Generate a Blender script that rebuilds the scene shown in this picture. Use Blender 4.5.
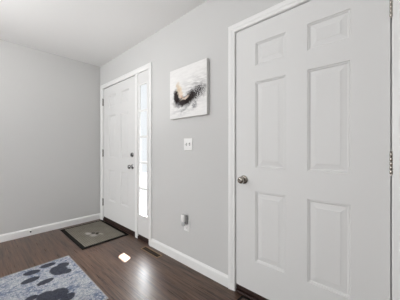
import bpy, bmesh, math, random
from mathutils import Vector, Matrix
random.seed(4)
for o in list(bpy.data.objects):
    bpy.data.objects.remove(o, do_unlink=True)
S = bpy.context.scene
C = S.collection

# ------------------------------------------------------------------ camera
CAM_H = 1.127
cam_d = bpy.data.cameras.new('camera')
cam_d.sensor_width = 36.0
cam_d.lens = 212.0 / 400.0 * 36.0
cam_d.shift_y = -1.5 / 400.0
cam_d.clip_start = 0.02
cam = bpy.data.objects.new('camera', cam_d)
cam.location = (0, 0, CAM_H)
cam.rotation_euler = (math.pi / 2, 0, -math.atan(231.0 / 212.0))
C.objects.link(cam)
S.camera = cam

LE = dict(side=98, back=0, hall=14, upa=0, upb=0, upc=25, upd=25, sky=55, sun=150)      # light energies

# ------------------------------------------------------------------ sky, sun, room lights, exposure
world = bpy.data.worlds.new('sky')
S.world = world
world.use_nodes = True
bg = world.node_tree.nodes['Background']
bg.inputs['Color'].default_value = (0.93, 0.97, 1.0, 1)
bg.inputs['Strength'].default_value = LE['sky']
# overcast-like sky: dim at the horizon, bright higher up
_n, _l = world.node_tree.nodes, world.node_tree.links
_tc = _n.new('ShaderNodeTexCoord'); _sx = _n.new('ShaderNodeSeparateXYZ'); _mr = _n.new('ShaderNodeMapRange')
_mr.interpolation_type = 'SMOOTHSTEP'
_mr.inputs['From Min'].default_value = 0.33; _mr.inputs['From Max'].default_value = 0.50
_mr.inputs['To Min'].default_value = 1.0; _mr.inputs['To Max'].default_value = LE['sky']
_l.new(_tc.outputs['Generated'], _sx.inputs[0]); _l.new(_sx.outputs[2], _mr.inputs['Value']); _l.new(_mr.outputs[0], bg.inputs['Strength'])

sun_d = bpy.data.lights.new('sun', 'SUN')
sun_d.energy = LE['sun']
sun_d.angle = math.radians(0.5)
sun_d.color = (1.0, 0.985, 0.96)
sun = bpy.data.objects.new('sun', sun_d)
sdir = Vector((-0.885, -0.46, -0.94)).normalized()      # direction the sunlight travels
sun.rotation_euler = sdir.to_track_quat('-Z', 'Y').to_euler()
sun.location = (6, 5, 6)
C.objects.link(sun)


def area(name, loc, direction, sx, sy, energy, color=(1, 1, 1)):
    d = bpy.data.lights.new(name, 'AREA')
    d.shape = 'RECTANGLE'
    d.size, d.size_y = sx, sy
    d.energy = energy
    d.color = color
    o = bpy.data.objects.new(name, d)
    o.location = loc
    o.rotation_euler = Vector(direction).to_track_quat('-Z', 'Y').to_euler()
    C.objects.link(o)
    return o


def point(name, loc, energy, r, color=(1, 1, 1)):
    d = bpy.data.lights.new(name, 'POINT')
    d.energy = energy
    d.shadow_soft_size = r
    d.color = color
    o = bpy.data.objects.new(name, d)
    o.location = loc
    C.objects.link(o)
    return o


def uplight(name, loc, energy, r, angle, color=(1, 1, 1)):
    d = bpy.data.lights.new(name, 'SPOT')
    d.energy = energy
    d.spot_size = math.radians(angle)
    d.spot_blend = 1.0
    d.shadow_soft_size = r
    d.color = color
    o = bpy.data.objects.new(name, d)
    o.location = loc
    o.rotation_euler = (math.pi, 0, 0)
    C.objects.link(o)
    return o


area('added_side_fill', (-3.44, 1.6, 1.55), (1, 0, 0), 2.4, 1.5, LE['side'], (0.975, 0.988, 1.0))  # fill light added in front of the solid side wall, no window there
area('added_back_fill', (-0.9, -2.94, 1.35), (0, 1, 0), 2.4, 1.5, LE['back'], (0.975, 0.988, 1.0))  # added fill at the solid back wall, no window, switched off
point('hall_lamp', (-0.35, 2.35, 2.05), LE['hall'], 0.12, (1.0, 0.99, 0.98))
uplight('added_uplight', (0.1, 2.4, 1.0), LE['upa'], 0.2, 150, (1.0, 0.995, 0.985))  # this and the next uplights are added for ceiling bounce, no fixture
uplight('added_uplight', (-0.7, 1.5, 1.0), LE['upb'], 0.2, 150, (1.0, 0.995, 0.985))
uplight('added_uplight', (0.1, 0.1, 1.5), LE['upc'], 0.2, 150, (1.0, 0.995, 0.985))
uplight('added_uplight', (0.5, 2.0, 0.9), LE['upd'], 0.2, 150, (1.0, 0.995, 0.985))

vs = S.view_settings
vs.view_transform = 'Standard'
vs.look = 'None'
vs.exposure = 0.0
vs.gamma = 1.0
vs.use_curve_mapping = False


# ------------------------------------------------------------------ helpers: materials
def mat(name, color, rough=0.5, metal=0.0, spec=0.5, coat=0.0):
    m = bpy.data.materials.new(name)
    m.use_nodes = True
    b = m.node_tree.nodes['Principled BSDF']
    b.inputs['Base Color'].default_value = (*color, 1)
    b.inputs['Roughness'].default_value = rough
    b.inputs['Metallic'].default_value = metal
    b.inputs['Specular IOR Level'].default_value = spec
    b.inputs['Coat Weight'].default_value = coat
    return m


class NT:
    """small wrapper to write node trees compactly"""
    def __init__(self, m):
        self.t = m.node_tree
        self.bsdf = self.t.nodes.get('Principled BSDF')

    def n(self, typ, **kw):
        nd = self.t.nodes.new(typ)
        ins = kw.pop('ins', {})
        for k, v in kw.items():
            setattr(nd, k, v)
        for k, v in ins.items():
            self.put(nd, k, v)
        return nd

    def put(self, nd, k, v):
        s = nd.inputs[k]
        if isinstance(v, bpy.types.NodeSocket):
            self.t.links.new(v, s)
        else:
            s.default_value = v

    def math(self, op, a, b=0.0, clamp=False):
        nd = self.n('ShaderNodeMath', operation=op, use_clamp=clamp)
        self.put(nd, 0, a)
        self.put(nd, 1, b)
        return nd.outputs[0]

    def mix(self, f, a, b, blend='MIX'):
        nd = self.n('ShaderNodeMix', data_type='RGBA', blend_type=blend)
        self.put(nd, 0, f)
        for i, v in ((6, a), (7, b)):
            if isinstance(v, tuple) and len(v) == 3:
                v = (*v, 1)
            self.put(nd, i, v)
        return nd.outputs[2]

    def noise(self, vec, scale, detail=3.0, rough=0.5, out='Fac'):
        nd = self.n('ShaderNodeTexNoise', ins={'Vector': vec, 'Scale': scale, 'Detail': detail, 'Roughness': rough})
        return nd.outputs[out]

    def ramp(self, v, a, b, lo=0.0, hi=1.0):
        nd = self.n('ShaderNodeMapRange', interpolation_type='SMOOTHSTEP',
                    ins={'Value': v, 'From Min': a, 'From Max': b, 'To Min': lo, 'To Max': hi})
        return nd.outputs[0]

    def ell(self, vec, cx, cy, rx, ry, ang=0.0, soft=0.15):
        """mask of an ellipse in the plane of vec"""
        mp = self.n('ShaderNodeMapping', vector_type='TEXTURE',
                    ins={'Vector': vec, 'Location': (cx, cy, 0), 'Rotation': (0, 0, ang), 'Scale': (rx, ry, 1000)})
        ln = self.n('ShaderNodeVectorMath', operation='LENGTH', ins={0: mp.outputs[0]})
        return self.ramp(ln.outputs['Value'], 1 - soft, 1 + soft, 1.0, 0.0)

    def warp(self, vec, scale, amt, detail=3.0):
        c = self.noise(vec, scale, detail, 0.6, 'Color')
        a = self.n('ShaderNodeVectorMath', operation='SUBTRACT', ins={0: c, 1: (0.5, 0.5, 0.5)})
        b = self.n('ShaderNodeVectorMath', operation='SCALE', ins={0: a.outputs[0], 'Scale': amt})
        d = self.n('ShaderNodeVectorMath', operation='ADD', ins={0: vec, 1: b.outputs[0]})
        return d.outputs[0]

    def bump(self, h, strength, dist=0.01):
        nd = self.n('ShaderNodeBump', ins={'Height': h, 'Strength': strength, 'Distance': dist})
        self.t.links.new(nd.outputs[0], self.bsdf.inputs['Normal'])


def wall_paint(name, color, bumpiness=0.12):
    m = mat(name, color, 0.75, spec=0.25)
    t = NT(m)
    g = t.n('ShaderNodeNewGeometry').outputs['Position']
    t.bump(t.noise(g, 140.0, 2.0), bumpiness, 0.004)
    return m


M_WALL = wall_paint('grey_wall_paint', (0.632, 0.63, 0.622))
M_CEIL = wall_paint('white_ceiling_paint', (0.84, 0.838, 0.832), 0.25)
M_TRIM = mat('white_trim_paint', (0.86, 0.86, 0.85), 0.38, spec=0.4)
M_DOOR = mat('white_door_paint', (0.76, 0.758, 0.75), 0.5, spec=0.3)
M_SILL = mat('dark_threshold', (0.030, 0.013, 0.010), 0.5)
M_NICKEL = mat('brushed_nickel', (0.42, 0.39, 0.35), 0.24, 1.0)
M_CHROME = mat('satin_chrome', (0.45, 0.45, 0.45), 0.18, 1.0)
M_BRONZE = mat('dark_hinge_metal', (0.20, 0.185, 0.16), 0.35, 1.0)
M_PLASTIC = mat('white_plastic', (0.90, 0.895, 0.88), 0.3)
M_GREYPL = mat('grey_plastic', (0.30, 0.30, 0.30), 0.4)
M_SLOT = mat('dark_slot', (0.02, 0.02, 0.02), 0.5)
M_RUBBER = mat('dark_rubber', (0.012, 0.011, 0.010), 0.9, spec=0.1)
M_VENT = mat('brown_register_metal', (0.040, 0.022, 0.012), 0.4, 0.3)
M_VENTRIM = mat('tan_register_rim', (0.30, 0.19, 0.10), 0.4, 0.3)
M_VENTIN = mat('register_duct', (0.008, 0.006, 0.005), 0.8)
M_CONCRETE = mat('porch_asphalt', (0.017, 0.0172, 0.0175), 1.0, spec=0.0)
M_SUNBLOCK = mat('sun_blocker_white', (0.75, 0.75, 0.74), 0.6)


def make_floor_mat():
    m = mat('dark_plank_flooring', (0.1, 0.07, 0.06), 0.3)
    t = NT(m)
    g = t.n('ShaderNodeNewGeometry').outputs['Position']
    sp = t.n('ShaderNodeSeparateXYZ', ins={0: g})
    v = t.n('ShaderNodeCombineXYZ', ins={0: sp.outputs[1], 1: sp.outputs[0]}).outputs[0]   # planks run along world Y
    br = t.n('ShaderNodeTexBrick', offset=0.37, offset_frequency=2,
             ins={'Vector': v, 'Color1': (0, 0, 0, 1), 'Color2': (1, 1, 1, 1), 'Mortar': (0.5, 0.5, 0.5, 1), 'Scale': 1.0,
                  'Mortar Size': 0.0011, 'Mortar Smooth': 0.1, 'Bias': 0.0, 'Brick Width': 1.22, 'Row Height': 0.127})
    tone = t.n('ShaderNodeSeparateColor', ins={0: br.outputs['Color']}).outputs[0]
    # each plank's grain starts somewhere else
    off = t.n('ShaderNodeCombineXYZ', ins={0: t.math('MULTIPLY', tone, 37.0), 1: t.math('MULTIPLY', tone, 11.0)}).outputs[0]
    st = t.n('ShaderNodeVectorMath', operation='MULTIPLY', ins={0: v, 1: (1.8, 36.0, 1.0)}).outputs[0]
    gv = t.n('ShaderNodeVectorMath', operation='ADD', ins={0: st, 1: off}).outputs[0]
    grain = t.noise(gv, 1.0, 6.0, 0.65)
    st2 = t.n('ShaderNodeVectorMath', operation='MULTIPLY', ins={0: v, 1: (4.0, 110.0, 1.0)}).outputs[0]
    fine = t.noise(st2, 1.0, 3.0, 0.6)
    base = t.mix(t.ramp(grain, 0.36, 0.64), (0.014, 0.0058, 0.0034), (0.130, 0.072, 0.045))
    base = t.mix(t.math('MULTIPLY', tone, 0.5), base, (0.120, 0.072, 0.050))
    base = t.mix(t.ramp(fine, 0.42, 0.75, 0.0, 0.55), base, (0.24, 0.155, 0.115))
    seam = br.outputs['Fac']
    base = t.mix(t.math('MULTIPLY', seam, 0.75), base, (0.02, 0.012, 0.009))
    t.put(t.bsdf, 'Base Color', base)
    t.put(t.bsdf, 'Roughness', t.ramp(fine, 0.3, 0.8, 0.27, 0.43))
    t.put(t.bsdf, 'Specular IOR Level', 0.28)
    t.put(t.bsdf, 'Coat Weight', 0.32)
    t.put(t.bsdf, 'Coat IOR', 1.5)
    t.put(t.bsdf, 'Coat Roughness', t.ramp(grain, 0.3, 0.7, 0.36, 0.50))
    h = t.math('SUBTRACT', t.math('MULTIPLY', fine, 0.35), seam)
    t.bump(h, 0.4, 0.002)
    return m


M_FLOOR = make_floor_mat()


def make_glass():
    m = bpy.data.materials.new('obscure_glass')
    m.use_nodes = True
    nt = m.node_tree
    nt.nodes.clear()
    out = nt.nodes.new('ShaderNodeOutputMaterial')
    tr = nt.nodes.new('ShaderNodeBsdfTransparent')
    tl = nt.nodes.new('ShaderNodeBsdfTranslucent')
    tl.inputs[0].default_value = (0.95, 0.97, 1.0, 1)
    gl = nt.nodes.new('ShaderNodeBsdfGlossy')
    gl.inputs['Roughness'].default_value = 0.05
    a = nt.nodes.new('ShaderNodeMixShader')
    a.inputs[0].default_value = 0.0015
    b = nt.nodes.new('ShaderNodeMixShader')
    b.inputs[0].default_value = 0.05
    nt.links.new(tr.outputs[0], a.inputs[1])
    nt.links.new(tl.outputs[0], a.inputs[2])
    nt.links.new(a.outputs[0], b.inputs[1])
    nt.links.new(gl.outputs[0], b.inputs[2])
    nt.links.new(b.outputs[0], out.inputs[0])
    return m


M_GLASS = make_glass()


# ------------------------------------------------------------------ helpers: geometry
def bx(bm, x0, x1, y0, y1, z0, z1, bev=0.0, seg=2):
    r = bmesh.ops.create_cube(bm, size=1.0)
    vs_ = r['verts']
    for v in vs_:
        v.co = Vector(((x0 + x1) / 2 + v.co.x * (x1 - x0), (y0 + y1) / 2 + v.co.y * (y1 - y0), (z0 + z1) / 2 + v.co.z * (z1 - z0)))
    if bev > 0:
        es = list({e for v in vs_ for e in v.link_edges})
        bmesh.ops.bevel(bm, geom=es, offset=bev, segments=seg, affect='EDGES', profile=0.5)


def lathe(bm, prof, origin, axis, n=28):
    """prof: list of (distance along axis, radius)"""
    axis = Vector(axis).normalized()
    up = Vector((0, 0, 1)) if abs(axis.z) < 0.9 else Vector((1, 0, 0))
    a = axis.cross(up).normalized()
    b = axis.cross(a).normalized()
    o = Vector(origin)
    rings = []
    for d, r in prof:
        c = o + axis * d
        if r < 1e-6:
            rings.append([bm.verts.new(c)])
        else:
            rings.append([bm.verts.new(c + (a * math.cos(2 * math.pi * k / n) + b * math.sin(2 * math.pi * k / n)) * r) for k in range(n)])
    for r0, r1 in zip(rings, rings[1:]):
        for k in range(n):
            k2 = (k + 1) % n
            if len(r0) == 1 and len(r1) == 1:
                continue
            if len(r0) == 1:
                bm.faces.new((r0[0], r1[k], r1[k2]))
            elif len(r1) == 1:
                bm.faces.new((r0[k], r1[0], r0[k2]))
            else:
                bm.faces.new((r0[k], r1[k], r1[k2], r0[k2]))


def extrude_profile(bm, prof, p0, p1, inward):
    """prof: (out from the wall, height) outline swept from p0 to p1; inward = unit vector away from the wall"""
    p0, p1, w = Vector(p0), Vector(p1), Vector(inward)
    A = [bm.verts.new(p0 + w * a + Vector((0, 0, h))) for a, h in prof]
    B = [bm.verts.new(p1 + w * a + Vector((0, 0, h))) for a, h in prof]
    n = len(prof)
    for i in range(n):
        j = (i + 1) % n
        bm.faces.new((A[i], A[j], B[j], B[i]))
    bm.faces.new(A)
    bm.faces.new(list(reversed(B)))


def obj(name, bm, m, parent=None, smooth=False, origin=None):
    """link bm (written in world coordinates) as one mesh object"""
    bmesh.ops.recalc_face_normals(bm, faces=bm.faces[:])
    if parent is not None:
        org = Vector(parent['_o'])
    elif origin is not None:
        org = Vector(origin)
    else:
        xs = [v.co.x for v in bm.verts]; ys = [v.co.y for v in bm.verts]; zs = [v.co.z for v in bm.verts]
        org = Vector(((min(xs) + max(xs)) / 2, (min(ys) + max(ys)) / 2, min(zs)))
    bmesh.ops.translate(bm, verts=bm.verts[:], vec=-org)
    me = bpy.data.meshes.new(name)
    bm.to_mesh(me)
    bm.free()
    for mm in (m if isinstance(m, (list, tuple)) else [m]):
        me.materials.append(mm)
    if smooth:
        for p in me.polygons:
            p.use_smooth = True
        try:
            me.set_sharp_from_angle(angle=math.radians(40))
        except Exception:
            pass
    o = bpy.data.objects.new(name, me)
    C.objects.link(o)
    o['_o'] = tuple(org)
    if parent is None:
        o.location = org
    else:
        o.parent = parent
    return o


def tag(o, label=None, cat=None, group=None, kind=None):
    if label: o['label'] = label
    if cat: o['category'] = cat
    if group: o['group'] = group
    if kind: o['kind'] = kind
    return o


def thing(name, loc, label, cat, group=None, kind=None):
    o = bpy.data.objects.new(name, None)
    o.empty_display_size = 0.05
    C.objects.link(o)
    o.location = loc
    o['_o'] = tuple(loc)
    return tag(o, label, cat, group, kind)


def struct(name, bm, m, label, cat, smooth=False):
    return tag(obj(name, bm, m, smooth=smooth), label, cat, kind='structure')


# ------------------------------------------------------------------ the room
WX = 1.429            # face of the wall with the two doors
LY = 3.49             # face of the wall at the left of the photo
X0, Y0, H = -3.5, -3.0, 2.44
T = 0.14
# door wall openings
E0, E1, EZ = 2.104, 3.404, 2.076      # entry door with sidelight (rough opening)
K0, K1, KZ = -0.004, 0.938, 2.056     # inner door

bm = bmesh.new(); bx(bm, X0 - T, WX + T, Y0 - T, LY + T, -0.12, 0)
struct('floor', bm, M_FLOOR, 'dark brown wood plank floor of the entry hall', 'floor')
bm = bmesh.new(); bx(bm, X0 - T, WX + T, Y0 - T, LY + T, H, H + 0.12)
struct('ceiling', bm, M_CEIL, 'plain white ceiling above the entry hall', 'ceiling')

bm = bmesh.new()
bx(bm, WX, WX + T, E1, LY, 0, H)
bx(bm, WX, WX + T, E0, E1, EZ, H)
bx(bm, WX, WX + T, K1, E0, 0, H)
bx(bm, WX, WX + T, K0, K1, KZ, H)
bx(bm, WX, WX + T, Y0, K0, 0, H)
struct('wall_right', bm, M_WALL, 'light grey wall holding both white doors and the canvas', 'wall')
bm = bmesh.new(); bx(bm, X0, WX + T, LY, LY + T, 0, H)
struct('wall_left', bm, M_WALL, 'plain light grey wall left of the entry door', 'wall')
# the two walls behind the photographer
bm = bmesh.new(); bx(bm, X0 - T, X0, Y0, LY, 0, H)
struct('wall_side', bm, M_WALL, 'grey wall opposite the doors', 'wall')
bm = bmesh.new(); bx(bm, X0, WX, Y0 - T, Y0, 0, H)
struct('wall_back', bm, M_WALL, 'grey wall behind the photographer', 'wall')

# baseboards
BP = [(0, 0), (0.014, 0), (0.014, 0.070), (0.0115, 0.079), (0.007, 0.085), (0.005, 0.092), (0, 0.092)]
bm = bmesh.new(); extrude_profile(bm, BP, (X0, LY, 0), (WX, LY, 0), (0, -1, 0))
struct('baseboard_left', bm, M_TRIM, 'white baseboard along the plain grey wall left of the entry door', 'baseboard')
bm = bmesh.new(); extrude_profile(bm, BP, (WX, 0.992, 0), (WX, 2.064, 0), (-1, 0, 0))
struct('baseboard_right', bm, M_TRIM, 'white baseboard under the canvas, between the two doors', 'baseboard')
bm = bmesh.new(); extrude_profile(bm, BP, (WX, Y0, 0), (WX, -0.058, 0), (-1, 0, 0))
struct('baseboard_near', bm, M_TRIM, 'white baseboard past the hinge side of the near door', 'baseboard')


# casings: a moulded strip mitred round an opening
def casing(name, y0, y1, ztop, label, w=0.060):
    """y0..y1 inner edges, ztop inner top edge"""
    prof = [(0.0, 0.006), (0.004, 0.011), (0.022, 0.013), (0.027, 0.016), (w - 0.006, 0.018), (w, 0.014), (w, 0.0), (0.0, 0.0)]
    bm = bmesh.new()
    rings = []
    for sec in range(4):
        ring = []
        for a, p in prof:
            y, z = {0: (y1 + a, 0.0), 1: (y1 + a, ztop + a), 2: (y0 - a, ztop + a), 3: (y0 - a, 0.0)}[sec]
            ring.append(bm.verts.new((WX - p, y, z)))
        rings.append(ring)
    n = len(prof)
    for r0, r1 in zip(rings, rings[1:]):
        for i in range(n):
            j = (i + 1) % n
            bm.faces.new((r0[i], r0[j], r1[j], r1[i]))
    bm.faces.new(rings[0]); bm.faces.new(list(reversed(rings[-1])))
    return struct(name, bm, M_TRIM, label, 'door trim')


casing('trim_1', 2.119, 3.388, 2.063, 'white casing framing the entry door and its sidelight')
casing('trim_2', 0.0085, 0.9295, 2.0475, 'white casing framing the near white door')

# jambs with stops
bm = bmesh.new()
bx(bm, WX, WX + T, 3.384, E1, 0, EZ)
bx(bm, WX, WX + T, E0, 2.122, 0, EZ)
bx(bm, WX, WX + T, 2.122, 3.384, 2.066, EZ)
bx(bm, WX - 0.004, WX + 0.026, 2.372, 2.430, 0.0, 2.066, 0.002)             # mullion between door and sidelight
bx(bm, WX + 0.052, WX + T, 3.362, 3.384, 0.06, 2.066)
bx(bm, WX + 0.0505, WX + 0.070, 2.4305, 2.448, 0.06, 2.066)
bx(bm, WX + 0.052, WX + T, 2.448, 3.362, 2.044, 2.066)
struct('trim_3', bm, M_TRIM, 'white jamb and post between the entry door and the sidelight', 'door frame')
bm = bmesh.new()
bx(bm, WX, WX + T, 0.928, K1, 0, KZ)
bx(bm, WX, WX + T, K0, 0.010, 0, KZ)
bx(bm, WX, WX + T, 0.010, 0.928, 2.046, KZ)
bx(bm, WX + 0.0385, WX + T, 0.912, 0.928, 0, 2.046)
bx(bm, WX + 0.0385, WX + T, 0.010, 0.026, 0, 2.046)
bx(bm, WX + 0.0385, WX + T, 0.026, 0.912, 2.030, 2.046)
jamb_o = struct('trim_4', bm, M_TRIM, 'white jamb around the near door', 'door frame')
bm = bmesh.new(); bx(bm, WX + 0.012, WX + 0.024, 0.928 - 0.0012, 0.9285, 0.855, 0.925)
s_ = obj('strike_plate', bm, M_BRONZE, jamb_o); s_['label'] = 'dark metal strike plate'

# panel added to stop light leaking in around the near door
bm = bmesh.new(); bx(bm, WX + T, WX + T + 0.05, -0.3, 1.25, 0, H)
struct('light_leak_panel', bm, M_WALL, 'added panel blocking light behind the near door', 'wall')

# thresholds
bm = bmesh.new()
bx(bm, WX - 0.002, WX + T, 2.430, 3.384, 0.0, 0.030, 0.004); bx(bm, WX + 0.01, WX + T, 2.430, 3.384, 0.026, 0.055, 0.003)
bx(bm, WX - 0.002, WX + T, 2.122, 2.372, 0.0, 0.030, 0.004); bx(bm, WX + 0.01, WX + T, 2.122, 2.372, 0.026, 0.055, 0.003)
struct('trim_5', bm, M_SILL, 'dark brown threshold under the entry door and sidelight', 'threshold')
bm = bmesh.new(); bx(bm, WX - 0.008, WX + T, 0.010, 0.928, 0.0, 0.016, 0.006); bx(bm, WX + 0.012, WX + T, 0.010, 0.928, 0.018, 0.052, 0.003)
struct('trim_6', bm, M_SILL, 'dark brown threshold under the near door', 'threshold')

# porch outside the entry door
bm = bmesh.new(); bx(bm, WX + T, 9.0, -3.0, 9.0, -0.22, -0.02)
struct('ground', bm, M_CONCRETE, 'ground outside the entry door', 'ground')


# ------------------------------------------------------------------ six-panel doors
def six_panel(bm, y0, y1, z0, z1, xf, depth, ycuts, zcuts):
    """moulded door leaf: front face at x = xf looking to -x. ycuts: (a,b) ranges of panels; zcuts likewise"""
    ys = sorted({y0, y1, *[v for c in ycuts for v in c]})
    zs = sorted({z0, z1, *[v for c in zcuts for v in c]})
    grid = {}

    def V(y, z, d=0.0):
        key = (round(y, 5), round(z, 5), round(d, 5))
        if key not in grid:
            grid[key] = bm.verts.new((xf + d, y, z))
        return grid[key]
    for i in range(len(ys) - 1):
        for j in range(len(zs) - 1):
            a, b, c, d = ys[i], ys[i + 1], zs[j], zs[j + 1]
            if (a, b) in ycuts and (c, d) in zcuts:
                steps = [(0, 0), (0.0035, 0.0055), (0.0085, 0.0035), (0.0135, 0.0095), (0.017, 0.0100), (0.045, 0.0060), (0.048, 0.0045)]
                prev = None
                for s, dp in steps:
                    ring = [V(a + s, c + s, dp), V(b - s, c + s, dp), V(b - s, d - s, dp), V(a + s, d - s, dp)]
                    if prev:
                        for q in range(4):
                            bm.faces.new((prev[q], prev[(q + 1) % 4], ring[(q + 1) % 4], ring[q]))
                    prev = ring
                bm.faces.new(prev)
            else:
                bm.faces.new((V(a, c), V(b, c), V(b, d), V(a, d)))
    # edges and back
    back = {}
    def B(y, z):
        key = (round(y, 5), round(z, 5))
        if key not in back:
            back[key] = bm.verts.new((xf + depth, y, z))
        return back[key]
    for i in range(len(ys) - 1):
        for z in (z0, z1):
            bm.faces.new((V(ys[i], z), V(ys[i + 1], z), B(ys[i + 1], z), B(ys[i], z)))
    for j in range(len(zs) - 1):
        for y in (y0, y1):
            bm.faces.new((V(y, zs[j]), V(y, zs[j + 1]), B(y, zs[j + 1]), B(y, zs[j])))
    loop = [(y, z0) for y in ys] + [(y1, z) for z in zs[1:]] + [(y, z1) for y in reversed(ys[:-1])] + [(y0, z) for z in reversed(zs[1:-1])]
    bm.faces.new([B(y, z) for y, z in loop])


def hinge(parent, y, zc, h, m, xf, r=0.0065):
    bm = bmesh.new()
    n = 5
    L = h / n
    for k in range(n):
        z = zc - h / 2 + k * L
        lathe(bm, [(0.002, 0), (0.002, r * 0.9), (0.003, r), (L - 0.003, r), (L - 0.002, r * 0.9), (L - 0.002, 0)], (xf - r * 0.75, y, z), (0, 0, 1), 16)
    lathe(bm, [(-0.007, 0), (-0.006, r * 0.6), (0, r * 0.5), (h, r * 0.5), (h + 0.004, r), (h + 0.008, r * 0.5), (h + 0.009, 0)],
          (xf - r * 0.75, y, zc - h / 2), (0, 0, 1), 16)
    bx(bm, xf - 0.001, xf + 0.03, y - 0.0012, y + 0.0012, zc - h / 2, zc + h / 2)
    return obj('hinge', bm, m, parent, smooth=True)


# near door (right of the photo)
XF = WX + 0.001
near = thing('door_2', (WX + 0.02, 0.47, 0.0), 'near white six panel door with nickel knob at right of the photo', 'door', kind='structure')
bm = bmesh.new()
six_panel(bm, 0.0155, 0.9230, 0.060, 2.041, XF, 0.035, [(0.180, 0.401), (0.537, 0.756)], [(0.292, 0.812), (0.985, 1.618), (1.737, 1.905)])
obj('door_panel', bm, M_DOOR, near)
for z in (0.235, 1.0515, 1.838):
    hinge(near, 0.0125, z, 0.108, M_NICKEL, WX - 0.001)
bm = bmesh.new()
lathe(bm, [(0, 0), (0, 0.033), (0.004, 0.033), (0.009, 0.029), (0.012, 0.018), (0.012, 0)], (XF, 0.853, 0.888), (-1, 0, 0))
rose = obj('rose', bm, M_NICKEL, near, smooth=True)
bm = bmesh.new()
lathe(bm, [(0.010, 0), (0.010, 0.012), (0.026, 0.011), (0.031, 0.017), (0.038, 0.0245), (0.048, 0.0265), (0.056, 0.024), (0.061, 0.0175), (0.0625, 0.012), (0.0615, 0.011), (0.0615, 0)],
      (XF, 0.853, 0.888), (-1, 0, 0))
knob = obj('door_knob', bm, M_NICKEL, near, smooth=True)
bm = bmesh.new()
bx(bm, XF - 0.0645, XF - 0.0605, 0.8505, 0.8555, 0.883, 0.893, 0.001)
obj('lock_button', bm, M_BRONZE, knob)
bm = bmesh.new(); bx(bm, XF + 0.008, XF + 0.028, 0.9205, 0.9255, 0.875, 0.901, 0.001)
lt = obj('latch', bm, M_BRONZE, near); lt['label'] = 'dark metal latch on the door edge'

# entry door
XE = WX + 0.005
entry = thing('door_1', (WX + 0.02, 2.90, 0.0), 'white six panel entry door beside the sidelight', 'door', kind='structure')
bm = bmesh.new()
six_panel(bm, 2.4365, 3.3785, 0.062, 2.058, XE, 0.044, [(2.600, 2.822), (2.976, 3.198)], [(0.341, 0.812), (0.995, 1.620), (1.745, 1.925)])
obj('door_panel', bm, M_DOOR, entry)
for z in (0.285, 1.055, 1.852):
    h_ = hinge(entry, 3.3815, z, 0.105, M_BRONZE, WX - 0.001)
bm = bmesh.new()
lathe(bm, [(0, 0), (0, 0.033), (0.005, 0.033), (0.010, 0.028), (0.012, 0.018), (0.012, 0)], (XE, 2.505, 0.892), (-1, 0, 0))
obj('rose', bm, M_CHROME, entry, smooth=True)
bm = bmesh.new()
lathe(bm, [(0.010, 0), (0.010, 0.012), (0.026, 0.011), (0.031, 0.018), (0.038, 0.026), (0.048, 0.028), (0.056, 0.025), (0.062, 0.016), (0.063, 0)], (XE, 2.505, 0.892), (-1, 0, 0))
obj('door_knob', bm, M_CHROME, entry, smooth=True)
bm = bmesh.new()
lathe(bm, [(0, 0), (0, 0.031), (0.008, 0.031), (0.014, 0.026), (0.016, 0.012), (0.016, 0)], (XE, 2.505, 1.045), (-1, 0, 0))
db = obj('deadbolt', bm, M_CHROME, entry, smooth=True)
bm = bmesh.new(); bx(bm, XE - 0.032, XE - 0.014, 2.501, 2.509, 1.026, 1.064, 0.003)
obj('thumb_turn', bm, M_CHROME, db)
for z in (0.892, 1.045):
    bm = bmesh.new(); bx(bm, XE + 0.010, XE + 0.034, 2.4325, 2.4375, z - 0.028, z + 0.028, 0.001)
    obj('latch_plate', bm, M_BRONZE, entry)

# sidelight
sl = thing('window_1', (WX + 0.02, 2.247, 0.055), 'tall narrow white sidelight window beside the entry door', 'window', kind='structure')
SY0, SY1, SZ0, SZ1 = 2.160, 2.334, 0.313, 1.910
bm = bmesh.new()
xs0, xs1 = WX + 0.004, WX + 0.020
bx(bm, xs0, xs1, 2.1225, SY0, 0.058, 2.064); bx(bm, xs0, xs1, SY1, 2.3715, 0.058, 2.064)
bx(bm, xs0, xs1, SY0, SY1, 0.058, SZ0); bx(bm, xs0, xs1, SY0, SY1, SZ1, 2.064)
obj('sash', bm, M_DOOR, sl)
bm = bmesh.new()                                # raised moulding around the glass
mo, mi = 0.013, 0.004
for (a, b, c, d) in ((SY0 - mo, SY0 + mi, SZ0 - mo, SZ1 + mo), (SY1 - 0.016, SY1 + mo, SZ0 - mo, SZ1 + mo)):
    bx(bm, xs0 - 0.008, xs0 + 0.01, a, b, c, d, 0.004)
for (c, d) in ((SZ0 - mo, SZ0 + mi), (SZ1 - mi, SZ1 + mo)):
    bx(bm, xs0 - 0.008, xs0 + 0.01, SY0 + mi, SY1 - mi, c, d, 0.004)
obj('glass_moulding', bm, M_TRIM, sl)
bm = bmesh.new()
bx(bm, WX + 0.012, WX + 0.018, SY0, SY1, SZ0, SZ1)
obj('pane', bm, M_GLASS, sl)
for z in (0.640, 0.955, 1.270, 1.588):
    bm = bmesh.new(); bx(bm, WX - 0.001, WX + 0.0118, SY0 + 0.0045, SY1 - 0.0045, z - 0.014, z + 0.014, 0.004)
    obj('muntin', bm, M_TRIM, sl)

# unseen slab added outside to cut the sunbeam down to a small patch
bm = bmesh.new(); bx(bm, WX + T, 3.50, 0.6, 3.46, 2.60, 2.74)
struct('sun_blocker', bm, M_SUNBLOCK, 'unseen white slab added outside above the entry door to block sun', 'sun blocker')


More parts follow.
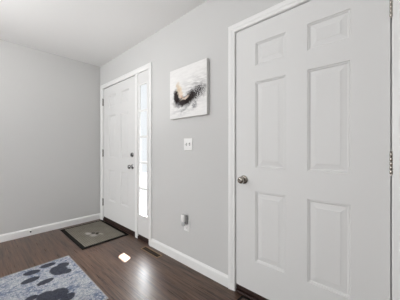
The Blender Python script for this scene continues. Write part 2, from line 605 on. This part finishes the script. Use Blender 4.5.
# ------------------------------------------------------------------ canvas
def canvas_mat():
    m = mat('abstract_painting', (0.8, 0.79, 0.77), 0.8, spec=0.1)
    t = NT(m)
    oc = t.n('ShaderNodeTexCoord').outputs['Object']
    sp = t.n('ShaderNodeSeparateXYZ', ins={0: oc})
    u = t.math('MULTIPLY', sp.outputs[1], -2.0)
    v = t.math('SUBTRACT', t.math('MULTIPLY', sp.outputs[2], 2.04), 0.5)
    uv = t.n('ShaderNodeCombineXYZ', ins={0: u, 1: v}).outputs[0]
    w1 = t.warp(uv, 6.0, 0.16, 4.0)
    w2 = t.warp(uv, 14.0, 0.16, 5.0)
    st = t.n('ShaderNodeMapping', ins={'Vector': uv, 'Rotation': (0, 0, -0.5), 'Scale': (4, 16, 1)}).outputs[0]
    brush = t.noise(st, 1.4, 5.0, 0.65)
    spk = t.noise(uv, 38.0, 4.0, 0.7)
    base = t.mix(t.ramp(brush, 0.35, 0.7), (0.86, 0.85, 0.835), (0.80, 0.79, 0.78))

    def lay(base, mask, amt, col, tex=None):
        f = t.math('MULTIPLY', mask, amt)
        if tex is not None:
            f = t.math('MULTIPLY', f, tex)
        return t.mix(f, base, col)
    bt = t.ramp(brush, 0.36, 0.62)
    sk = t.ramp(spk, 0.36, 0.56)
    base = lay(base, t.ell(w1, 0.10, 0.08, 0.42, 0.14, 0.3, 0.8), 0.5, (0.52, 0.515, 0.51), bt)         # mist
    base = lay(base, t.ell(w1, 0.22, 0.03, 0.22, 0.09, 0.35, 0.8), 0.6, (0.30, 0.295, 0.30), bt)
    base = lay(base, t.ell(w1, -0.05, -0.31, 0.38, 0.11, 0.3, 0.8), 0.55, (0.46, 0.46, 0.465), bt)      # grey wash below
    base = lay(base, t.ell(w2, 0.345, -0.045, 0.15, 0.11, 0.2, 0.6), 0.85, (0.085, 0.08, 0.085), sk)   # smoky right
    base = lay(base, t.ell(w2, 0.19, -0.085, 0.22, 0.10, 0.3, 0.5), 0.97, (0.03, 0.025, 0.027), sk)
    base = lay(base, t.ell(w2, -0.300, -0.055, 0.085, 0.135, 0.15, 0.35), 0.98, (0.018, 0.011, 0.013))  # left arc
    base = lay(base, t.ell(w2, -0.10, -0.180, 0.26, 0.095, 0.02, 0.4), 0.97, (0.018, 0.011, 0.011))     # bottom arc
    base = lay(base, t.ell(w2, 0.08, -0.125, 0.18, 0.080, 0.3, 0.45), 0.95, (0.025, 0.018, 0.017))
    base = lay(base, t.ell(w2, -0.190, 0.005, 0.060, 0.115, 0.35, 0.4), 0.92, (0.74, 0.62, 0.50))       # cream heart
    base = lay(base, t.ell(w2, -0.05, -0.120, 0.11, 0.024, 0.3, 0.5), 0.85, (0.76, 0.64, 0.54))
    base = lay(base, t.ell(w2, -0.14, -0.09, 0.08, 0.018, -0.8, 0.5), 0.7, (0.62, 0.42, 0.30))
    base = lay(base, t.ell(w2, -0.250, 0.125, 0.050, 0.085, 0.3, 0.6), 0.6, (0.60, 0.43, 0.24))        # ochre flame
    base = lay(base, t.ell(w2, -0.175, 0.11, 0.03, 0.08, 0.4, 0.6), 0.6, (0.80, 0.70, 0.54))
    base = lay(base, t.ell(w2, 0.20, -0.285, 0.050, 0.085, -0.6, 0.5), 0.8, (0.12, 0.12, 0.13), sk)     # grey strokes
    base = lay(base, t.ell(w2, -0.08, -0.35, 0.12, 0.025, 0.55, 0.6), 0.6, (0.22, 0.22, 0.23), sk)
    base = lay(base, t.ell(w2, -0.25, -0.24, 0.06, 0.06, 0.3, 0.6), 0.65, (0.18, 0.18, 0.19), sk)
    t.put(t.bsdf, 'Base Color', base)
    t.bump(t.noise(uv, 60.0, 3.0), 0.15, 0.004)
    return m


M_ART = canvas_mat()
M_CANVAS = mat('raw_canvas_edge', (0.74, 0.735, 0.72), 0.7, spec=0.2)
bm = bmesh.new(); bx(bm, WX - 0.036, WX - 0.001, 1.1975, 1.6975, 1.424, 1.914, 0.003)
cv = tag(obj('canvas_painting', bm, M_CANVAS), 'square abstract canvas of dark and ochre splashes on white, above the light switch', 'wall art')
bm = bmesh.new()
px = WX - 0.0366
q = [bm.verts.new(c) for c in ((px, 1.200, 1.4265), (px, 1.200, 1.9115), (px, 1.695, 1.9115), (px, 1.695, 1.4265))]
bm.faces.new(q)
r_ = bmesh.ops.extrude_face_region(bm, geom=bm.faces[:])
bmesh.ops.translate(bm, verts=[g for g in r_['geom'] if isinstance(g, bmesh.types.BMVert)], vec=(0.0012, 0, 0))
p_ = obj('painted_face', bm, M_ART, cv); p_['label'] = 'abstract painted front of dark, grey and ochre strokes'

# ------------------------------------------------------------------ light switch (double toggle)
sw = thing('light_switch', (WX, 1.463, 1.110), 'white double toggle light switch plate below the canvas', 'light switch')
bm = bmesh.new(); bx(bm, WX - 0.006, WX - 0.0002, 1.405, 1.521, 1.110, 1.226, 0.003, 3)
obj('plate', bm, M_PLASTIC, sw)
for y, up in ((1.440, 1), (1.486, -1)):
    bm = bmesh.new()
    bx(bm, WX - 0.0064, WX - 0.004, y - 0.006, y + 0.006, 1.155, 1.181)
    fr = obj('toggle_slot', bm, M_GREYPL, sw); fr['label'] = 'grey toggle slot'
    bm = bmesh.new()
    bx(bm, -0.018, 0.0, -0.0045, 0.0045, -0.005, 0.005, 0.0015)
    bmesh.ops.rotate(bm, verts=bm.verts[:], cent=(0, 0, 0), matrix=Matrix.Rotation(math.radians(28 * up), 3, 'Y'))
    bmesh.ops.translate(bm, verts=bm.verts[:], vec=(WX - 0.004, y, 1.168))
    obj('toggle', bm, M_PLASTIC, sw)
    for z in (1.138, 1.198):
        bm = bmesh.new(); lathe(bm, [(0, 0), (0, 0.003), (0.0012, 0.0022), (0.0013, 0)], (WX - 0.0058, y, z), (-1, 0, 0), 12)
        obj('screw', bm, M_PLASTIC, sw, smooth=True)

# ------------------------------------------------------------------ wall outlet and the plug-in in its upper socket
oy = 1.482
ou = thing('wall_outlet', (WX, oy, 0.328), 'white duplex wall outlet low on the grey wall between the doors', 'outlet')
bm = bmesh.new(); bx(bm, WX - 0.006, WX - 0.0002, oy - 0.037, oy + 0.037, 0.328, 0.446, 0.003, 3)
obj('plate', bm, M_PLASTIC, ou)
for z in (0.362, 0.412):
    bm = bmesh.new(); bx(bm, WX - 0.0085, WX - 0.005, oy - 0.017, oy + 0.017, z - 0.0145, z + 0.0145, 0.004, 3)
    so = obj('socket', bm, M_PLASTIC, ou)
    bm = bmesh.new()
    for dy in (-0.0065, 0.0065):
        bx(bm, WX - 0.0091, WX - 0.008, oy + dy - 0.0012, oy + dy + 0.0012, z - 0.002, z + 0.007)
    lathe(bm, [(0, 0), (0, 0.0025), (0.001, 0.0025), (0.001, 0)], (WX - 0.0081, oy, z - 0.008), (-1, 0, 0), 12)
    k_ = obj('slot', bm, M_SLOT, so); k_['label'] = 'dark contact slots'
bm = bmesh.new(); lathe(bm, [(0, 0), (0, 0.003), (0.0012, 0.0022), (0.0013, 0)], (WX - 0.0058, oy, 0.387), (-1, 0, 0), 12)
obj('screw', bm, M_NICKEL, ou, smooth=True)

M_CLEAR = mat('clear_plastic', (0.85, 0.86, 0.86), 0.08)
NT(M_CLEAR).put(NT(M_CLEAR).bsdf, 'Transmission Weight', 0.5)
pl = thing('plug_in_freshener', (WX - 0.0095, oy, 0.400), 'white and grey plug-in air freshener in the outlet\'s upper socket', 'air freshener')
bm = bmesh.new(); bx(bm, WX - 0.030, WX - 0.0095, oy - 0.024, oy + 0.026, 0.400, 0.490, 0.009, 3)
g_ = obj('back_housing', bm, M_GREYPL, pl, smooth=True); g_['label'] = 'grey back housing'
bm = bmesh.new(); bx(bm, WX - 0.062, WX - 0.0295, oy - 0.016, oy + 0.027, 0.425, 0.496, 0.012, 3)
obj('cover', bm, M_PLASTIC, pl, smooth=True)
bm = bmesh.new()
lathe(bm, [(0, 0), (0.0, 0.012), (0.003, 0.0155), (0.030, 0.0155), (0.036, 0.010), (0.044, 0.0095), (0.044, 0)], (WX - 0.046, oy + 0.006, 0.388), (0, 0, 1), 20)
v_ = obj('oil_bottle', bm, M_CLEAR, pl, smooth=True); v_['label'] = 'small clear oil bottle'
bm = bmesh.new(); bx(bm, WX - 0.056, WX - 0.040, oy - 0.006, oy + 0.017, 0.4945, 0.498, 0.0015)
obj('scent_vent', bm, M_GREYPL, pl)

# ------------------------------------------------------------------ door stop on the left baseboard
ds = thing('door_stop', (0.531, LY - 0.014, 0.066), 'small dark tipped door stop on the left white baseboard', 'door stop')
bm = bmesh.new(); lathe(bm, [(0, 0), (0, 0.011), (0.004, 0.010), (0.006, 0.005), (0.006, 0)], (0.531, LY - 0.0138, 0.066), (0, -1, 0), 16)
obj('base', bm, M_PLASTIC, ds, smooth=True)
bm = bmesh.new()
lathe(bm, [(0.005, 0)] + [(0.005 + 0.002 * k, 0.0062 if k % 2 else 0.0045) for k in range(24)] + [(0.053, 0)], (0.531, LY - 0.0138, 0.066), (0, -1, 0), 14)
s2 = obj('spring', bm, M_PLASTIC, ds, smooth=True)
bm = bmesh.new(); lathe(bm, [(0.051, 0), (0.051, 0.008), (0.064, 0.0085), (0.068, 0.006), (0.069, 0)], (0.531, LY - 0.0138, 0.066), (0, -1, 0), 16)
rb = obj('tip', bm, M_RUBBER, ds, smooth=True); rb['label'] = 'dark rubber tip'

# ------------------------------------------------------------------ floor register
fv = thing('floor_vent', (1.338, 1.950, 0.0), 'narrow dark brown floor vent beside the white baseboard', 'floor vent')
bm = bmesh.new()
vx0, vx1, vy0, vy1 = 1.303, 1.375, 1.797, 2.105
bx(bm, vx0, vx0 + 0.011, vy0, vy1, 0.0, 0.005, 0.0015); bx(bm, vx1 - 0.011, vx1, vy0, vy1, 0.0, 0.005, 0.0015)
bx(bm, vx0 + 0.011, vx1 - 0.011, vy0, vy0 + 0.011, 0.0, 0.005, 0.0015); bx(bm, vx0 + 0.011, vx1 - 0.011, vy1 - 0.011, vy1, 0.0, 0.005, 0.0015)
f_ = obj('frame', bm, M_VENTRIM, fv); f_['label'] = 'tan rim of the vent'
bm = bmesh.new(); bx(bm, vx0 + 0.011, vx1 - 0.011, vy0 + 0.011, vy1 - 0.011, 0.0, 0.001)
obj('duct_opening', bm, M_VENTIN, fv)
bm = bmesh.new()
n = 22
for k in range(n):
    y = vy0 + 0.016 + (vy1 - vy0 - 0.032) * k / (n - 1)
    bx(bm, vx0 + 0.011, vx1 - 0.011, y - 0.0022, y + 0.0022, 0.001, 0.0038)
bx(bm, 1.337, 1.341, vy0 + 0.011, vy1 - 0.011, 0.001, 0.0046)
obj('louvers', bm, M_VENT, fv)


# ------------------------------------------------------------------ door mats
def mat_fabric(name, c1, c2):
    m = mat(name, c1, 0.9, spec=0.15)
    t = NT(m)
    oc = t.n('ShaderNodeTexCoord').outputs['Object']
    wv = t.n('ShaderNodeTexWave', wave_type='BANDS', bands_direction='X', ins={'Vector': oc, 'Scale': 14.0, 'Distortion': 2.5, 'Detail': 2.0})
    n1 = t.noise(oc, 9.0, 4.0)
    n2 = t.noise(oc, 160.0, 3.0)
    f = t.math('MULTIPLY', t.math('ADD', wv.outputs['Fac'], n2), 0.5)
    f = t.math('ADD', t.math('MULTIPLY', f, 0.6), t.math('MULTIPLY', n1, 0.45), True)
    t.put(t.bsdf, 'Base Color', t.mix(f, c1, c2))
    t.bump(f, 0.6, 0.004)
    return m, t, oc


def door_mat(x0, x1, y0, y1, label, m, b=0.042):
    o = thing('door_mat', ((x0 + x1) / 2, (y0 + y1) / 2, 0.0), label, 'door mat')
    bm = bmesh.new()
    out = [(x0, y0), (x1, y0), (x1, y1), (x0, y1)]
    inn = [(x0 + b, y0 + b), (x1 - b, y0 + b), (x1 - b, y1 - b), (x0 + b, y1 - b)]
    lev = []
    for pts, z in ((out, 0.0005), (out, 0.003), ([(x + (0.006 if x == x0 else -0.006), y + (0.006 if y == y0 else -0.006)) for x, y in out], 0.006), (inn, 0.0065), (inn, 0.0005)):
        lev.append([bm.verts.new((x, y, z)) for x, y in pts])
    for a, c in list(zip(lev, lev[1:])) + [(lev[-1], lev[0])]:
        for k in range(4):
            bm.faces.new((a[k], a[(k + 1) % 4], c[(k + 1) % 4], c[k]))
    e_ = obj('border', bm, M_RUBBER, o); e_['label'] = 'black rubber border'
    bm = bmesh.new(); bx(bm, x0 + b, x1 - b, y0 + b, y1 - b, 0.0005, 0.0085, 0.002)
    obj('pile', bm, m, o)
    return o


m1, t, oc = mat_fabric('taupe_mat_pile', (0.060, 0.052, 0.040), (0.30, 0.275, 0.23))
# small worn motif woven in the middle: pale patch with dark marks
w = t.warp(oc, 30.0, 0.02)
col = t.bsdf.inputs['Base Color'].links[0].from_socket
col = t.mix(t.math('MULTIPLY', t.ell(w, -0.045, -0.115, 0.036, 0.048, 0.2, 0.6), 0.6), col, (0.46, 0.44, 0.41))
col = t.mix(t.math('MULTIPLY', t.ell(w, -0.075, -0.005, 0.028, 0.05, 0.1, 0.5), 0.8), col, (0.48, 0.45, 0.42))
col = t.mix(t.math('MULTIPLY', t.ell(w, 0.035, -0.13, 0.016, 0.05, 0.3, 0.5), 0.6), col, (0.40, 0.38, 0.34))
col = t.mix(t.math('MULTIPLY', t.ell(w, -0.022, -0.040, 0.02, 0.028, 0.3, 0.4), 0.95), col, (0.03, 0.024, 0.02))
col = t.mix(t.math('MULTIPLY', t.ell(w, 0.012, -0.085, 0.02, 0.035, -0.6, 0.4), 0.95), col, (0.03, 0.024, 0.02))
t.put(t.bsdf, 'Base Color', col)
door_mat(0.850, 1.416, 2.552, 3.395, 'taupe door mat with black border at the foot of the entry door', m1)
m2, _, _ = mat_fabric('brown_mat_pile', (0.05, 0.036, 0.028), (0.12, 0.09, 0.075))
door_mat(0.95, 1.415, 0.03, 0.862, 'brown black-edged mat at the foot of the near door', m2, 0.022)


# ------------------------------------------------------------------ paw-print rug
RX, RY = -0.06, 2.045       # centre of the rug
def rug_mat():
    m = mat('blue_grey_paw_print_rug', (0.3, 0.3, 0.32), 0.95, spec=0.1)
    t = NT(m)
    oc = t.n('ShaderNodeTexCoord').outputs['Object']
    n1 = t.noise(oc, 6.0, 5.0, 0.65)
    n2 = t.noise(oc, 45.0, 4.0, 0.7)
    n3 = t.noise(oc, 170.0, 3.0, 0.7)
    base = t.mix(t.ramp(n1, 0.4, 0.6), (0.13, 0.165, 0.245), (0.40, 0.41, 0.44))
    base = t.mix(t.ramp(n2, 0.40, 0.62, 0.0, 0.8), base, (0.60, 0.60, 0.605))
    base = t.mix(t.ramp(n3, 0.42, 0.62, 0.0, 0.55), base, (0.075, 0.09, 0.125))
    w = t.warp(oc, 40.0, 0.014)
    dark = t.mix(t.ramp(n3, 0.4, 0.65), (0.022, 0.024, 0.034), (0.06, 0.064, 0.085))
    prints = [  # world x, y, half length, half width, angle
        (0.513, 2.445, 0.060, 0.040, -0.1), (0.383, 2.408, 0.062, 0.042, -0.25),
        (0.353, 2.277, 0.066, 0.040, 0.05), (0.434, 2.160, 0.062, 0.036, 0.15),
        (0.558, 2.275, 0.066, 0.098, 0.1), (0.612, 2.345, 0.046, 0.052, 0.6), (0.600, 2.205, 0.040, 0.045, 0.2),
        # the second print, cut by the frame
        (0.395, 1.945, 0.060, 0.065, 0.4), (0.455, 1.905, 0.080, 0.075, 0.4), (0.500, 1.810, 0.055, 0.045, 0.5), (0.36, 1.85, 0.08, 0.06, 0.3),
        (0.318, 2.000, 0.040, 0.032, -0.2), (0.205, 1.945, 0.060, 0.040, -0.25), (0.175, 1.815, 0.062, 0.040, 0.05), (0.26, 1.70, 0.060, 0.036, 0.15),
        # prints farther left on the rug
        (-0.28, 2.30, 0.10, 0.10, 0.2), (-0.36, 2.43, 0.055, 0.036, -0.1), (-0.47, 2.38, 0.06, 0.038, -0.2), (-0.49, 2.25, 0.06, 0.038, 0.1), (-0.40, 2.14, 0.06, 0.036, 0.2)]
    mask = None
    for x, y, a, b, an in prints:
        e = t.ell(w, x - RX, y - RY, a, b, an, 0.12)
        mask = e if mask is None else t.math('MAXIMUM', mask, e)
    t.put(t.bsdf, 'Base Color', t.mix(t.math('MULTIPLY', mask, 0.95), base, dark))
    t.bump(t.math('ADD', n3, n2), 0.8, 0.006)
    return m


M_RUG = rug_mat()
M_BIND = mat('grey_rug_binding', (0.30, 0.29, 0.28), 0.9, spec=0.1)
bm = bmesh.new(); bx(bm, RX - 0.762, RX + 0.762, RY - 0.462, RY + 0.462, 0.0005, 0.009, 0.003)
rg = tag(obj('paw_print_rug', bm, M_RUG, origin=(RX, RY, 0.0)), 'blue grey rug with dark paw prints on the plank floor', 'rug')
bm = bmesh.new()
for (a, b, c, d) in ((RX - 0.768, RX - 0.758, RY - 0.468, RY + 0.468), (RX + 0.758, RX + 0.768, RY - 0.468, RY + 0.468)):
    bx(bm, a, b, c, d, 0.0003, 0.010, 0.003)
for (c, d) in ((RY - 0.468, RY - 0.458), (RY + 0.458, RY + 0.468)):
    bx(bm, RX - 0.758, RX + 0.758, c, d, 0.0003, 0.010, 0.003)
obj('binding', bm, M_BIND, rg)

for o in bpy.data.objects:
    if '_o' in o:
        del o['_o']
